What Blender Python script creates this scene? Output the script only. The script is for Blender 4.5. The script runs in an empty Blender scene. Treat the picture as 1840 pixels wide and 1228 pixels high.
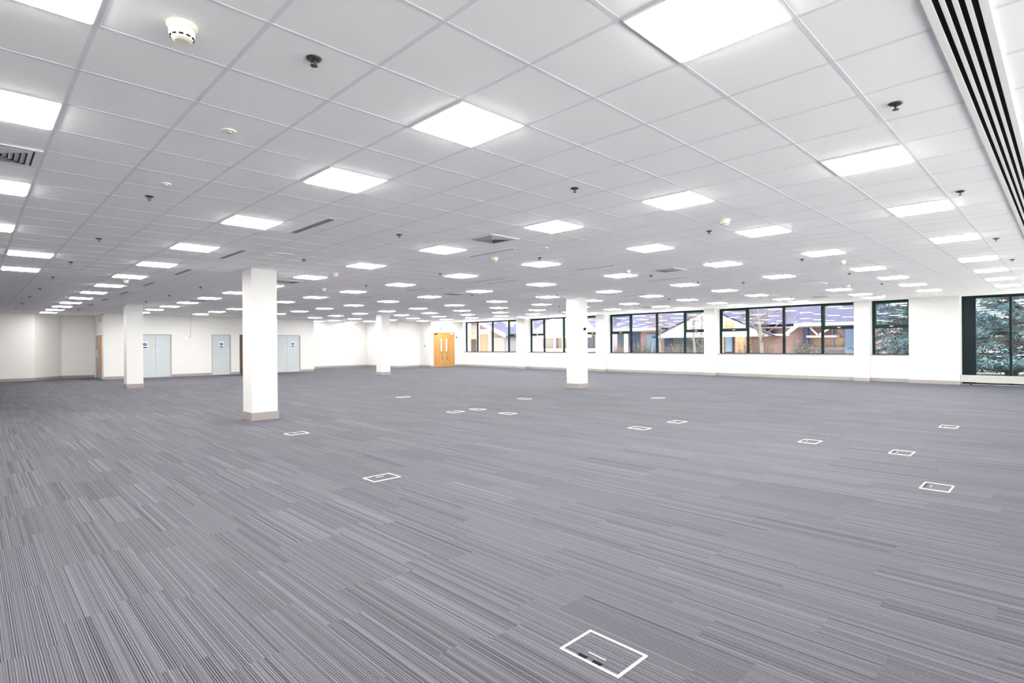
import bpy, bmesh, math, random
from mathutils import Vector, Matrix
random.seed(7)
S = bpy.context.scene
COL = S.collection
T = 0.6                      # ceiling tile module (m)
HC = 3.063                   # ceiling height
PI = math.pi

# ------------------------------------------------------------------ materials
def mat(name, col, rough=0.5, metal=0.0, spec=0.5, var=0.0, scale=6.0, bump=0.0):
    m = bpy.data.materials.new(name); m.use_nodes = True
    nt = m.node_tree; b = nt.nodes['Principled BSDF']
    b.inputs['Base Color'].default_value = (*col, 1)
    b.inputs['Roughness'].default_value = rough
    b.inputs['Metallic'].default_value = metal
    b.inputs['Specular IOR Level'].default_value = spec
    if var or bump:
        g = nt.nodes.new('ShaderNodeNewGeometry')
        n = nt.nodes.new('ShaderNodeTexNoise'); n.inputs['Scale'].default_value = scale; n.inputs['Detail'].default_value = 4
        nt.links.new(g.outputs['Position'], n.inputs['Vector'])
        if var:
            mx = nt.nodes.new('ShaderNodeMix'); mx.data_type = 'RGBA'
            mx.inputs[6].default_value = (*[c*(1-var) for c in col], 1)
            mx.inputs[7].default_value = (*[min(1, c*(1+var)) for c in col], 1)
            nt.links.new(n.outputs['Fac'], mx.inputs[0]); nt.links.new(mx.outputs[2], b.inputs['Base Color'])
        if bump:
            bp = nt.nodes.new('ShaderNodeBump'); bp.inputs['Strength'].default_value = bump; bp.inputs['Distance'].default_value = .01
            nt.links.new(n.outputs['Fac'], bp.inputs['Height']); nt.links.new(bp.outputs['Normal'], b.inputs['Normal'])
    return m

def emit(name, col, strength):
    m = bpy.data.materials.new(name); m.use_nodes = True
    nt = m.node_tree; nt.nodes.remove(nt.nodes['Principled BSDF'])
    e = nt.nodes.new('ShaderNodeEmission'); e.inputs[0].default_value = (*col, 1); e.inputs[1].default_value = strength
    nt.links.new(e.outputs[0], nt.nodes['Material Output'].inputs[0])
    return m

def glass(name, tint, refl=1.0):
    m = bpy.data.materials.new(name); m.use_nodes = True
    nt = m.node_tree; nt.nodes.remove(nt.nodes['Principled BSDF'])
    t = nt.nodes.new('ShaderNodeBsdfTransparent'); t.inputs[0].default_value = (*tint, 1)
    g = nt.nodes.new('ShaderNodeBsdfGlossy'); g.inputs['Roughness'].default_value = 0.0
    f = nt.nodes.new('ShaderNodeFresnel'); gm_ = nt.nodes.new('ShaderNodeNewGeometry')
    io = nt.nodes.new('ShaderNodeMath'); io.operation = 'MULTIPLY_ADD'; io.inputs[1].default_value = 1/1.5-1.5; io.inputs[2].default_value = 1.5
    nt.links.new(gm_.outputs['Backfacing'], io.inputs[0]); nt.links.new(io.outputs[0], f.inputs[0])
    k = nt.nodes.new('ShaderNodeMath'); k.operation = 'MULTIPLY'; k.inputs[1].default_value = refl
    x = nt.nodes.new('ShaderNodeMixShader')
    nt.links.new(f.outputs[0], k.inputs[0]); nt.links.new(k.outputs[0], x.inputs[0])
    nt.links.new(t.outputs[0], x.inputs[1]); nt.links.new(g.outputs[0], x.inputs[2])
    nt.links.new(x.outputs[0], nt.nodes['Material Output'].inputs[0])
    return m

def brick_mat(name, c1, c2, mortar, scale=1.0, w=.225, h=.075, ms=.008):
    m = bpy.data.materials.new(name); m.use_nodes = True
    nt = m.node_tree; b = nt.nodes['Principled BSDF']; b.inputs['Roughness'].default_value = .85
    g = nt.nodes.new('ShaderNodeNewGeometry')
    sp = nt.nodes.new('ShaderNodeSeparateXYZ'); cb = nt.nodes.new('ShaderNodeCombineXYZ')
    ad = nt.nodes.new('ShaderNodeMath'); ad.operation = 'ADD'
    nt.links.new(g.outputs['Position'], sp.inputs[0])
    nt.links.new(sp.outputs['X'], ad.inputs[0]); nt.links.new(sp.outputs['Y'], ad.inputs[1])
    nt.links.new(ad.outputs[0], cb.inputs[0]); nt.links.new(sp.outputs['Z'], cb.inputs[1])
    t = nt.nodes.new('ShaderNodeTexBrick'); t.inputs['Scale'].default_value = scale
    t.inputs['Color1'].default_value = (*c1, 1); t.inputs['Color2'].default_value = (*c2, 1); t.inputs['Mortar'].default_value = (*mortar, 1)
    t.inputs['Brick Width'].default_value = w; t.inputs['Row Height'].default_value = h; t.inputs['Mortar Size'].default_value = ms
    nt.links.new(cb.outputs[0], t.inputs['Vector']); nt.links.new(t.outputs['Color'], b.inputs['Base Color'])
    return m

def wood_mat(name, a, b_, axis_scale=(14, 14, 0.7), rough=.4):
    m = bpy.data.materials.new(name); m.use_nodes = True
    nt = m.node_tree; b = nt.nodes['Principled BSDF']; b.inputs['Roughness'].default_value = rough
    g = nt.nodes.new('ShaderNodeNewGeometry'); mp = nt.nodes.new('ShaderNodeMapping'); mp.inputs['Scale'].default_value = axis_scale
    n = nt.nodes.new('ShaderNodeTexNoise'); n.inputs['Scale'].default_value = 1.5; n.inputs['Detail'].default_value = 6; n.inputs['Distortion'].default_value = .6
    r = nt.nodes.new('ShaderNodeValToRGB'); r.color_ramp.elements[0].color = (*a, 1); r.color_ramp.elements[1].color = (*b_, 1)
    r.color_ramp.elements[0].position = .3; r.color_ramp.elements[1].position = .7
    nt.links.new(g.outputs['Position'], mp.inputs[0]); nt.links.new(mp.outputs[0], n.inputs['Vector'])
    nt.links.new(n.outputs['Fac'], r.inputs[0]); nt.links.new(r.outputs[0], b.inputs['Base Color'])
    return m

def carpet_mat():
    m = bpy.data.materials.new('carpet'); m.use_nodes = True
    nt = m.node_tree; L = nt.links.new; b = nt.nodes['Principled BSDF']
    b.inputs['Roughness'].default_value = .95; b.inputs['Specular IOR Level'].default_value = .15
    def M(op, *a):
        n = nt.nodes.new('ShaderNodeMath'); n.operation = op
        for k, v in enumerate(a):
            if isinstance(v, (int, float)): n.inputs[k].default_value = v
            else: L(v, n.inputs[k])
        return n.outputs[0]
    g = nt.nodes.new('ShaderNodeNewGeometry'); sp = nt.nodes.new('ShaderNodeSeparateXYZ'); L(g.outputs['Position'], sp.inputs[0])
    x, y = sp.outputs['X'], sp.outputs['Y']
    px = M('FLOOR', M('DIVIDE', x, .25))
    w1 = nt.nodes.new('ShaderNodeTexWhiteNoise'); w1.noise_dimensions = '1D'; L(px, w1.inputs['W'])
    py = M('FLOOR', M('ADD', y, w1.outputs['Value']))
    w2 = nt.nodes.new('ShaderNodeTexWhiteNoise'); w2.noise_dimensions = '2D'
    cb = nt.nodes.new('ShaderNodeCombineXYZ'); L(px, cb.inputs[0]); L(py, cb.inputs[1]); L(cb.outputs[0], w2.inputs['Vector'])
    h = w2.outputs['Value']
    # ribs: about 9 mm lines, irregular
    c1 = nt.nodes.new('ShaderNodeCombineXYZ'); L(M('ADD', M('MULTIPLY', x, 150.0), M('MULTIPLY', h, 91.0)), c1.inputs[0]); L(M('MULTIPLY', h, 37.0), c1.inputs[1])
    n1 = nt.nodes.new('ShaderNodeTexNoise'); n1.noise_dimensions = '2D'; n1.inputs['Scale'].default_value = 1; n1.inputs['Detail'].default_value = 1.5; L(c1.outputs[0], n1.inputs['Vector'])
    c2 = nt.nodes.new('ShaderNodeCombineXYZ'); L(M('ADD', M('MULTIPLY', x, 22.0), M('MULTIPLY', h, 53.0)), c2.inputs[0]); L(M('MULTIPLY', h, 11.0), c2.inputs[1])
    n2 = nt.nodes.new('ShaderNodeTexNoise'); n2.noise_dimensions = '2D'; n2.inputs['Scale'].default_value = 1; n2.inputs['Detail'].default_value = 1; L(c2.outputs[0], n2.inputs['Vector'])
    n3 = nt.nodes.new('ShaderNodeTexNoise'); n3.inputs['Scale'].default_value = 230; n3.inputs['Detail'].default_value = 2; L(g.outputs['Position'], n3.inputs['Vector'])
    rib = M('SINE', M('ADD', M('MULTIPLY', x, 2*PI/.0105), M('MULTIPLY', h, 47.0)))
    md = M('MAXIMUM', M('MULTIPLY', M('SUBTRACT', n2.outputs['Fac'], .3), 1.1), .06)
    v = M('ADD', M('MULTIPLY', rib, md), M('MULTIPLY', M('SUBTRACT', n1.outputs['Fac'], .5), 1.15))
    v = M('ADD', v, M('MULTIPLY', M('SUBTRACT', n2.outputs['Fac'], .5), -.25))
    v = M('ADD', v, M('MULTIPLY', M('SUBTRACT', h, .5), .09))
    v = M('ADD', v, M('MULTIPLY', M('SUBTRACT', n3.outputs['Fac'], .5), 1.1))
    v = M('ADD', v, .5)
    r = nt.nodes.new('ShaderNodeValToRGB'); e = r.color_ramp.elements
    e[0].position = 0.0; e[0].color = (.016, .015, .023, 1)
    e[1].position = 1.0; e[1].color = (.178, .177, .202, 1)
    k = e.new(.5); k.color = (.083, .081, .095, 1)
    L(v, r.inputs[0]); L(r.outputs[0], b.inputs['Base Color'])
    bp = nt.nodes.new('ShaderNodeBump'); bp.inputs['Strength'].default_value = .25; bp.inputs['Distance'].default_value = .004
    L(n1.outputs['Fac'], bp.inputs['Height']); L(bp.outputs['Normal'], b.inputs['Normal'])
    return m

M = dict(
    wall=mat('wall_paint', (.67, .664, .656), .7, spec=.25, var=.012, scale=1.5),
    tile=mat('ceiling_tile', (.965, .955, .955), .9, spec=.1, var=.012, scale=40, bump=.06),
    tbar=mat('ceiling_bar', (.80, .79, .815), .7, spec=.2),
    lampframe=mat('lamp_frame', (.86, .86, .87), .35),
    base=mat('skirting_paint', (.29, .265, .262), .45, spec=.4, var=.01),
    carpet=carpet_mat(),
    lamp=emit('lit_diffuser', (1.0, .985, .95), 13.0),
    offlamp=mat('unlit_diffuser', (.93, .93, .93), .3),
    frame=mat('window_frame', (.003, .013, .018), .4, spec=.2),
    green=mat('sash_green', (.008, .06, .018), .4, spec=.25),
    sill=mat('window_sill', (.36, .34, .345), .4),
    glass=glass('window_glass', (.93, .97, .96), .9),
    black=mat('black', (.005, .005, .006), .85, spec=.1),
    dark=mat('dark_grey', (.02, .02, .024), .6, spec=.2),
    white=mat('white_plastic', (.85, .85, .84), .4),
    cream=mat('cream_plastic', (.84, .80, .68), .4),
    tan=mat('tan_plastic', (.62, .50, .38), .5),
    steel=mat('brushed_steel', (.62, .62, .63), .3, metal=1),
    bronze=mat('dark_chrome', (.10, .085, .085), .3, metal=.7),
    grille=mat('grille_paint', (.50, .49, .51), .45),
    slotframe=mat('slot_paint', (.88, .865, .84), .5),
    greydoor=mat('grey_door', (.47, .505, .53), .5, var=.015, scale=3),
    doorframe=mat('door_frame_grey', (.36, .35, .37), .5),
    wood=wood_mat('ash_veneer', (.42, .19, .05), (.56, .30, .095)),
    darkwood=wood_mat('dark_timber', (.03, .02, .016), (.06, .04, .03)),
    blue=mat('sign_blue', (.01, .03, .22), .4),
    paleblue=mat('sign_pale_blue', (.45, .62, .85), .4),
    sgreen=mat('sign_green', (.01, .16, .07), .4),
    red=mat('alarm_red', (.14, .012, .012), .4),
    pink=mat('copper_pipe', (.62, .42, .36), .4),
    heater=mat('heater_casing', (.42, .41, .42), .4),
    brick=brick_mat('red_brick', (.22, .105, .10), (.27, .15, .145), (.26, .21, .21)),
    obrick=brick_mat('orange_brick', (.50, .25, .12), (.58, .32, .17), (.36, .27, .2)),
    lbrick=brick_mat('lilac_brick', (.26, .20, .23), (.30, .23, .26), (.3, .26, .28)),
    roof=brick_mat('roof_tiles', (.026, .024, .068), (.038, .035, .09), (.016, .014, .04), w=.3, h=.13, ms=.018),
    render=mat('white_render', (.95, .95, .95), .8, var=.02, scale=3),
    fascia=mat('white_fascia', (.95, .95, .95), .5),
    soffit=mat('grey_soffit', (.22, .20, .22), .7),
    beige=mat('beige_panel', (.24, .205, .18), .7, var=.05, scale=2),
    lilac=mat('lilac_cladding', (.19, .17, .19), .7, var=.05, scale=2),
    barge=mat('pink_barge_board', (.33, .20, .20), .6),
    palepink=mat('pale_pink_frame', (.62, .46, .47), .6),
    postblue=mat('blue_steel', (.02, .03, .075), .5),
    paleposts=mat('pale_blue_post', (.15, .20, .30), .5),
    winglass=mat('dark_window_glass', (.06, .07, .09), .08, spec=.8),
    tanwall=mat('tan_room', (.26, .165, .10), .7, var=.1, scale=2),
    paving=mat('paving', (.78, .75, .74), .9, var=.15, scale=4),
    lawn=mat('winter_lawn', (.16, .17, .10), .95, var=.3, scale=10),
    bark=mat('bark', (.10, .085, .08), .9, var=.3, scale=12),
    twig=mat('twig', (.14, .115, .12), .9, var=.2, scale=8),
    palebark=mat('pale_bark', (.24, .21, .20), .9, var=.2, scale=8),
    needle=mat('blue_needles', (.045, .095, .12), .8, var=.6, scale=2.2),
    needle2=mat('grey_needles', (.11, .18, .215), .8, var=.5, scale=3),
    shrubleaf=mat('shrub_leaf', (.12, .13, .08), .8, var=.5, scale=9),
    hedge=mat('brown_stems', (.17, .11, .11), .9, var=.4, scale=9),
)

# ------------------------------------------------------------------ mesh builder
class MB:
    def __init__(s): s.bm = bmesh.new()
    def box(s, x0, x1, y0, y1, z0, z1):
        if x0 > x1: x0, x1 = x1, x0
        if y0 > y1: y0, y1 = y1, y0
        v = [s.bm.verts.new(p) for p in ((x0,y0,z0),(x1,y0,z0),(x1,y1,z0),(x0,y1,z0),(x0,y0,z1),(x1,y0,z1),(x1,y1,z1),(x0,y1,z1))]
        for f in ((0,3,2,1),(4,5,6,7),(0,1,5,4),(1,2,6,5),(2,3,7,6),(3,0,4,7)): s.bm.faces.new([v[k] for k in f])
        return s
    def prism(s, poly, h0, h1, axis='z'):
        def P(a, b, c):
            return (a, b, c) if axis == 'z' else ((c, a, b) if axis == 'x' else (a, c, b))
        lo = [s.bm.verts.new(P(a, b, h0)) for a, b in poly]; hi = [s.bm.verts.new(P(a, b, h1)) for a, b in poly]
        n = len(poly)
        s.bm.faces.new(lo[::-1]); s.bm.faces.new(hi)
        for k in range(n): s.bm.faces.new((lo[k], lo[(k+1) % n], hi[(k+1) % n], hi[k]))
        return s
    def quadslab(s, pts, th):            # sloped slab from 4 top points, thickness downwards
        hi = [s.bm.verts.new(p) for p in pts]; lo = [s.bm.verts.new((p[0], p[1], p[2]-th)) for p in pts]
        s.bm.faces.new(hi); s.bm.faces.new(lo[::-1])
        for k in range(4): s.bm.faces.new((lo[k], lo[(k+1) % 4], hi[(k+1) % 4], hi[k]))
        return s
    def lathe(s, prof, n=20, c=(0, 0, 0)):
        rings = []
        for r, z in prof:
            if r < 1e-5: rings.append([s.bm.verts.new((c[0], c[1], c[2]+z))])
            else: rings.append([s.bm.verts.new((c[0]+r*math.cos(2*PI*k/n), c[1]+r*math.sin(2*PI*k/n), c[2]+z)) for k in range(n)])
        for A, B in zip(rings, rings[1:]):
            for k in range(n):
                a0, a1, b0, b1 = A[k % len(A)], A[(k+1) % len(A)], B[k % len(B)], B[(k+1) % len(B)]
                vs = []
                for q in (a0, a1, b1, b0):
                    if q not in vs: vs.append(q)
                if len(vs) > 2: s.bm.faces.new(vs)
        return s
    def tube(s, pts, rad, n=6):
        rings = []
        for k, p in enumerate(pts):
            p = Vector(p); r = rad[k] if isinstance(rad, (list, tuple)) else rad
            d = (Vector(pts[min(k+1, len(pts)-1)]) - Vector(pts[max(k-1, 0)])).normalized()
            u = d.orthogonal().normalized(); w = d.cross(u)
            rings.append([s.bm.verts.new(p + (u*math.cos(2*PI*q/n) + w*math.sin(2*PI*q/n))*r) for q in range(n)])
        for A, B in zip(rings, rings[1:]):
            # align rings
            off = min(range(n), key=lambda o: sum((A[q].co-B[(q+o) % n].co).length for q in range(n)))
            for q in range(n): s.bm.faces.new((A[q], A[(q+1) % n], B[(q+1+off) % n], B[(q+off) % n]))
        s.bm.faces.new(rings[0][::-1]); s.bm.faces.new(rings[-1])
        return s
    def tri(s, a, b, c): s.bm.faces.new([s.bm.verts.new(p) for p in (a, b, c)]); return s
    def build(s, name, m, parent=None, smooth=False, bevel=0, loc=None):
        bmesh.ops.recalc_face_normals(s.bm, faces=s.bm.faces[:])
        me = bpy.data.meshes.new(name); s.bm.to_mesh(me); s.bm.free()
        me.materials.append(m if not isinstance(m, str) else M[m])
        if smooth:
            for p in me.polygons: p.use_smooth = True
        o = bpy.data.objects.new(name, me); COL.objects.link(o)
        if parent is not None: o.parent = parent
        if loc is not None: o.location = loc
        if bevel:
            bv = o.modifiers.new('bevel', 'BEVEL'); bv.width = bevel; bv.segments = 2; bv.limit_method = 'ANGLE'
        return o

def tag(o, label=None, cat=None, group=None, kind=None):
    if label: o['label'] = label
    if cat: o['category'] = cat
    if group: o['group'] = group
    if kind: o['kind'] = kind
    return o
def root(name, loc, label, cat, group=None, kind=None, rz=0):
    o = bpy.data.objects.new(name, None); COL.objects.link(o); o.location = loc; o.rotation_euler = (0, 0, rz)
    o.empty_display_size = .1
    return tag(o, label, cat, group, kind)
def copy_tree(o, parent=None):
    c = o.copy(); COL.objects.link(c)
    if parent is not None: c.parent = parent
    for ch in list(o.children): copy_tree(ch, c)
    return c
ORD = ('zeroth first second third fourth fifth sixth seventh eighth ninth tenth eleventh twelfth thirteenth fourteenth fifteenth sixteenth').split()

# ------------------------------------------------------------------ grid helpers (i,j in tile units)
def Y(j): return T*(j if j <= 7 else 7+(j-7)*1.022)      # for nominal ceiling rows
XI0, XI1 = -8.0, 41.5
# ------------------------------------------------------------------ floor, ceiling
tag(MB().box(-5.0, 24.9, -6.2, 33.4, -.15, 0).build('floor', 'carpet'), 'grey ribbed carpet floor of the whole office', 'floor', kind='structure')
tag(MB().box(-5.0, 25.14, -6.2, 33.4, HC, HC+.2).build('ceiling', 'tile'), 'white suspended ceiling of square mineral tiles', 'ceiling', kind='structure')
g = MB(); bw = .012; zb = HC-.0012
il = [n for n in range(-8, 16)] + [n+.5 for n in range(15, 41)]
jl = [n for n in range(-10, 56) if n != -4]
for n in il: g.box(n*T-bw, n*T+bw, -6.0, -4.12*T, zb, HC+.004).box(n*T-bw, n*T+bw, -3.755*T, 32.6, zb, HC+.004)
for n in jl: g.box(-4.8, 24.4, Y(n)-bw, Y(n)+bw, zb-.0003, HC+.004)
tag(g.build('ceiling_grid', 'tbar'), 'thin white metal grid bars between the ceiling tiles', 'ceiling', kind='structure')

# ------------------------------------------------------------------ walls
def wallj(name, jf, i0, i1, label, ops=(), th=.2, yf=None):      # face at y = jf*T looking towards -y
    y0 = jf*T; y1 = y0+th; m = MB(); x = i0*T
    for a, b, h in sorted(ops):
        if a*T > x: m.box(x, a*T, y0, y1, 0, HC)
        m.box(a*T, b*T, y0, y1, h, HC); x = b*T
    if i1*T > x: m.box(x, i1*T, y0, y1, 0, HC)
    return tag(m.build(name, 'wall'), label, 'wall', kind='structure')
def skirt(name, segs, label):
    m = MB()
    for s in segs: m.box(*s, 0, .13)
    return tag(m.build(name, 'base'), label, 'baseboard', kind='structure')

JL = 50.6       # left wall
wallj('wall_left', JL, -8, 3.86, 'plain white wall at the left end of the office')
# splayed part and recess
m = MB(); p0 = (3.86*T, JL*T); p1 = (5.62*T, 52.7*T); p2 = (7.68*T, 52.0*T)
m.prism([p0, p1, (p1[0], p1[1]+.5), (p0[0], p0[1]+.5)], 0, HC)
tag(m.build('wall_splay', 'wall'), 'angled white wall turning back from the left wall', 'wall', kind='structure')
m = MB(); m.prism([p1, p2, (p2[0], p2[1]+.5), (p1[0], p1[1]+.5)], 0, HC)
tag(m.build('wall_recess', 'wall'), 'shaded white wall of the recess left of the wooden side door', 'wall', kind='structure')
def skirt_seg(m, a, b, t=.015):
    a, b = Vector(a), Vector(b); d = (b-a).normalized(); n = Vector((d.y, -d.x))*t
    m.prism([tuple(a), tuple(b), tuple(b+n), tuple(a+n)], 0, .13)
m = MB(); skirt_seg(m, p0, p1); skirt_seg(m, p1, p2); skirt_seg(m, (-4.8, JL*T), p0)
tag(m.build('baseboard_left', 'base'), 'grey skirting along the left wall and its recess', 'baseboard', kind='structure')
# return wall with wooden side door (face x = 7.68 tiles, looking -x)
XR = 7.68*T; JD = 47.75; yD = JD*T
DJ0, DJ1 = 48.3*T, 51.65*T
m = MB(); m.box(XR, XR+.2, yD, DJ0, 0, HC).box(XR, XR+.2, DJ0, DJ1, 2.12, HC).box(XR, XR+.2, DJ1, 52.0*T+.3, 0, HC)
tag(m.build('wall_return', 'wall'), 'short white return wall holding the wooden side door', 'wall', kind='structure')
# long door wall
DD1 = (10.0, 12.26, 2.12); DS = (15.28, 16.84, 2.12); DK = (17.58, 19.2, 2.12); DD2 = (20.6, 23.12, 2.12)
wallj('wall_doors', JD, 7.68+.2/T, 24.5, 'long white wall holding the grey riser doors', [DD1, DS, DK, DD2])
m = MB()
for a, b in ((7.68, 10.0), (12.26, 15.28), (16.84, 17.58), (19.2, 20.6), (23.12, 24.5)): m.box(a*T, b*T, yD-.014, yD, 0, .13)
m.box(24.5*T, 24.5*T+.014, yD-.014, yD+.2, 0, .13)
tag(m.build('baseboard_doors', 'base'), 'grey skirting along the wall of grey doors', 'baseboard', kind='structure')
# far recess
JF = 53.9
m = MB(); m.box(24.3*T, 24.5*T, yD+.2, JF*T, 0, HC)
tag(m.build('wall_recess_side', 'wall'), 'white side wall leading back to the far recess', 'wall', kind='structure')
wallj('wall_far', JF, 24.3, 34.2, 'bright white far wall behind the third column')
JS = 47.4
m = MB(); m.box(33.8*T, 34.1*T, JS*T, JF*T, 0, HC)
tag(m.build('wall_far_return', 'wall'), 'white return wall right of the far recess', 'wall', kind='structure')
wallj('wall_far_side', JS, 34.1, 37.2, 'white wall left of the wooden double doors')
JE = 45.4
XE0 = 36.9*T
m = MB(); m.box(XE0, XE0+.2, JE*T, JS*T, 0, HC)
tag(m.build('wall_lobby_side', 'wall'), 'narrow white return beside the wooden double doors', 'wall', kind='structure')
ED = (37.25, 40.2, 2.34)
wallj('wall_end', JE, XE0/T+.2/T, 41.2, 'white end wall holding the wooden double doors', [ED])
m = MB()
m.box(24.5*T, 33.8*T, JF*T-.014, JF*T, 0, .13).box(33.8*T-.014, 33.8*T, JS*T-.014, JF*T-.014, 0, .13)
m.box(33.8*T, XE0, JS*T-.014, JS*T, 0, .13).box(XE0-.014, XE0, JE*T-.014, JS*T-.014, 0, .13)
m.box(XE0, ED[0]*T, JE*T-.014, JE*T, 0, .13).box(ED[1]*T, 41.1*T, JE*T-.014, JE*T, 0, .13)
tag(m.build('baseboard_far', 'base'), 'grey skirting along the far walls around the recess', 'baseboard', kind='structure')
# walls behind the camera
tag(MB().box(-5.0, -4.8, -6.0, JL*T, 0, HC).build('wall_near', 'wall'), 'white side wall behind the camera', 'wall', kind='structure')
tag(MB().box(-5.0, 24.9, -6.2, -6.0, 2.97, HC).box(-5.0, -4.2, -6.2, -6.0, 0, 2.97).box(24.4, 25.1, -6.2, -6.0, 0, 2.97).build('wall_behind', 'wall'), 'white wall surround of the added glazing behind the camera', 'wall', kind='structure')

# window wall
XP, XW, XG, XO = 40.65*T, 41.1*T, 41.5*T, 41.95*T
piers = [(-.1, 2.3), (4.37, 5.2), (14.43, 15.3), (24.6, 25.6), (34.5, 35.75)]
m = MB()
for a, b in piers: m.box(XP, XO, a*T, b*T, 0, HC)
m.box(XW, XO, 44.85*T, JE*T+.2, 0, HC)
tag(m.build('wall_window_piers', 'wall'), 'white piers standing between the windows', 'wall', kind='structure')
m = MB()
gaps = [(2.3, 4.37), (5.2, 14.43), (15.3, 24.6), (25.6, 34.5), (35.75, 44.85)]
for a, b in gaps: m.box(XW, XO, a*T, b*T, 0, .97)
tag(m.build('wall_right', 'wall'), 'low white wall under the windows', 'wall', kind='structure')
m = MB(); t = .014
for a, b in gaps: m.box(XW-t, XW, a*T+t, b*T-t if b < 44 else b*T+.3, 0, .13)
for a, b in piers:
    m.box(XP-t, XP, a*T-t, b*T+t, 0, .13); m.box(XP, XW, a*T-t, a*T, 0, .13) if a > 0 else None; m.box(XP, XW, b*T, b*T+t, 0, .13)
tag(m.build('baseboard_right', 'base'), 'grey skirting stepping round the window piers', 'baseboard', kind='structure')

# ------------------------------------------------------------------ windows
ZS, ZH, ZT = 1.0, HC-.003, 2.06
def window(n, j0, j1, mulls, sashes, label):
    r = root('window_%d' % n, (XG, (j0+j1)/2*T, ZS), label, 'window', kind='structure')
    ox, oy, oz = r.location
    def add(mb, name, m, **k):
        bmesh.ops.translate(mb.bm, verts=mb.bm.verts[:], vec=(-ox, -oy, -oz)); return mb.build(name, m, r, **k)
    f = MB(); a, b = j0*T, j1*T; x0, x1 = XG, XG+.07
    f.box(x0, x1, a, a+.09, ZS, ZH).box(x0, x1, b-.09, b, ZS, ZH).box(x0, x1, a+.09, b-.09, ZH-.075, ZH).box(x0, x1, a+.09, b-.09, ZS, ZS+.035)
    add(f, 'frame', 'frame')
    edges = [a+.09]
    for q in sorted(mulls):
        mm = MB().box(x0-.01, x1, q*T-.05, q*T+.05, ZS+.035, ZH-.075); add(mm, 'mullion', 'frame')
        edges += [q*T-.05, q*T+.05]
    edges.append(b-.09)
    for k in range(0, len(edges), 2):
        u, v = edges[k], edges[k+1]; s = (k//2) in sashes
        if s:
            add(MB().box(x0-.005, x1, u, v, ZT-.05, ZT+.05), 'transom', 'frame')
            sm = MB(); w = .045; z0, z1 = ZT+.05, ZH-.075
            sm.box(x0+.0, x1-.02, u, u+w, z0, z1).box(x0+.0, x1-.02, v-w, v, z0, z1).box(x0+.0, x1-.02, u+w, v-w, z0, z0+w).box(x0+.0, x1-.02, u+w, v-w, z1-w, z1)
            so = add(sm, 'opening_sash', 'green'); so['label'] = 'dark green opening sash frame'
            lt = MB().box(x0-.025, x0, (u+v)/2-.05, (u+v)/2+.05, ZT+.005, ZT+.035)
            add(lt, 'latch', 'white')
            add(MB().box(x0+.03, x0+.036, u+w, v-w, z0+w, z1-w), 'pane', 'glass')
            add(MB().box(x0+.03, x0+.036, u, v, ZS+.035, ZT-.05), 'pane', 'glass')
        else:
            add(MB().box(x0+.03, x0+.036, u, v, ZS+.035, ZH-.075), 'pane', 'glass')
    add(MB().box(XW-.03, XG+.1, a+.002, b-.002, .972, 1.0), 'window_sill', 'sill')
    return r
window(1, 35.75, 44.85, (37.74, 40.3, 42.84), (0,), 'dark framed window beside the wooden double doors')
window(2, 25.6, 34.5, (27.5, 30.07, 32.63), (0, 3), 'dark framed window partly hidden behind the fourth column')
window(3, 15.3, 24.6, (17.35, 19.89, 22.43), (0, 3), 'four-light dark window with a white gable in view outside')
window(4, 5.2, 14.43, (7.26, 9.75, 12.29), (0, 3), 'four-light dark window with a bare tree in view outside')
window(5, 2.3, 4.37, (), (0,), 'narrow dark window with a conifer in view outside')
# full height glazing
XZ = 41.55*T
r = root('window_6', (XZ, -3.2, 0), 'full height dark glazing beyond the last white pier', 'window', kind='structure')
def addr(mb, name, m, rr=r, **k):
    l = rr.location; bmesh.ops.translate(mb.bm, verts=mb.bm.verts[:], vec=(-l.x, -l.y, -l.z)); return mb.build(name, m, rr, **k)
y1 = -.1*T; gm = [-2.22, -4.1, -6.0, -7.9]
addr(MB().box(XZ, XZ+.14, -.73*T, y1, 0, HC).box(XZ, XZ+.1, -6.0, -.73*T, 2.97, HC).box(XZ, XZ+.1, -6.0, -.73*T, 0, .05), 'frame', 'frame')
ys = [-.73*T]
for q in gm:
    addr(MB().box(XZ-.01, XZ+.1, q*T-.035, q*T+.035, .05, 2.97), 'mullion', 'frame'); ys += [q*T+.035, q*T-.035]
ys.append(-6.0)
for k in range(0, len(ys), 2): addr(MB().box(XZ+.04, XZ+.046, ys[k+1], ys[k], .05, 2.97), 'pane', 'glass')
# unseen glazing added behind the camera so its daylight brightens the ceiling
r = root('window_7', (10, -6.05, 0), 'full height dark glazing added behind the camera to bring in daylight', 'window', kind='structure')
f = MB().box(-4.2, 24.4, -6.1, -6.03, 0, .06).box(-4.2, 24.4, -6.1, -6.03, 2.9, 2.97)
for k in range(12): f.box(-4.2+k*2.6-.03, -4.2+k*2.6+.03, -6.1, -6.03, .06, 2.9)
addr(f, 'frame', 'frame', r)
for k in range(11): addr(MB().box(-4.17+k*2.6, -4.2+(k+1)*2.6-.03, -6.07, -6.064, .06, 2.9), 'pane', 'glass', r)
# low heater casing in front of it
r = root('heater', (XP+.04, -3.0, 0), 'long low white heater casing along the full height glazing', 'heater')
addr(MB().box(XP-.02, XP+.12, -5.98, -.1*T-.01, .1, .335), 'casing', 'heater', r, bevel=.006)
for y in (-.35, -1.9, -3.4, -4.9): addr(MB().box(XP+.02, XP+.09, y-.03, y+.03, 0, .1), 'foot', 'dark', r)

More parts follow.
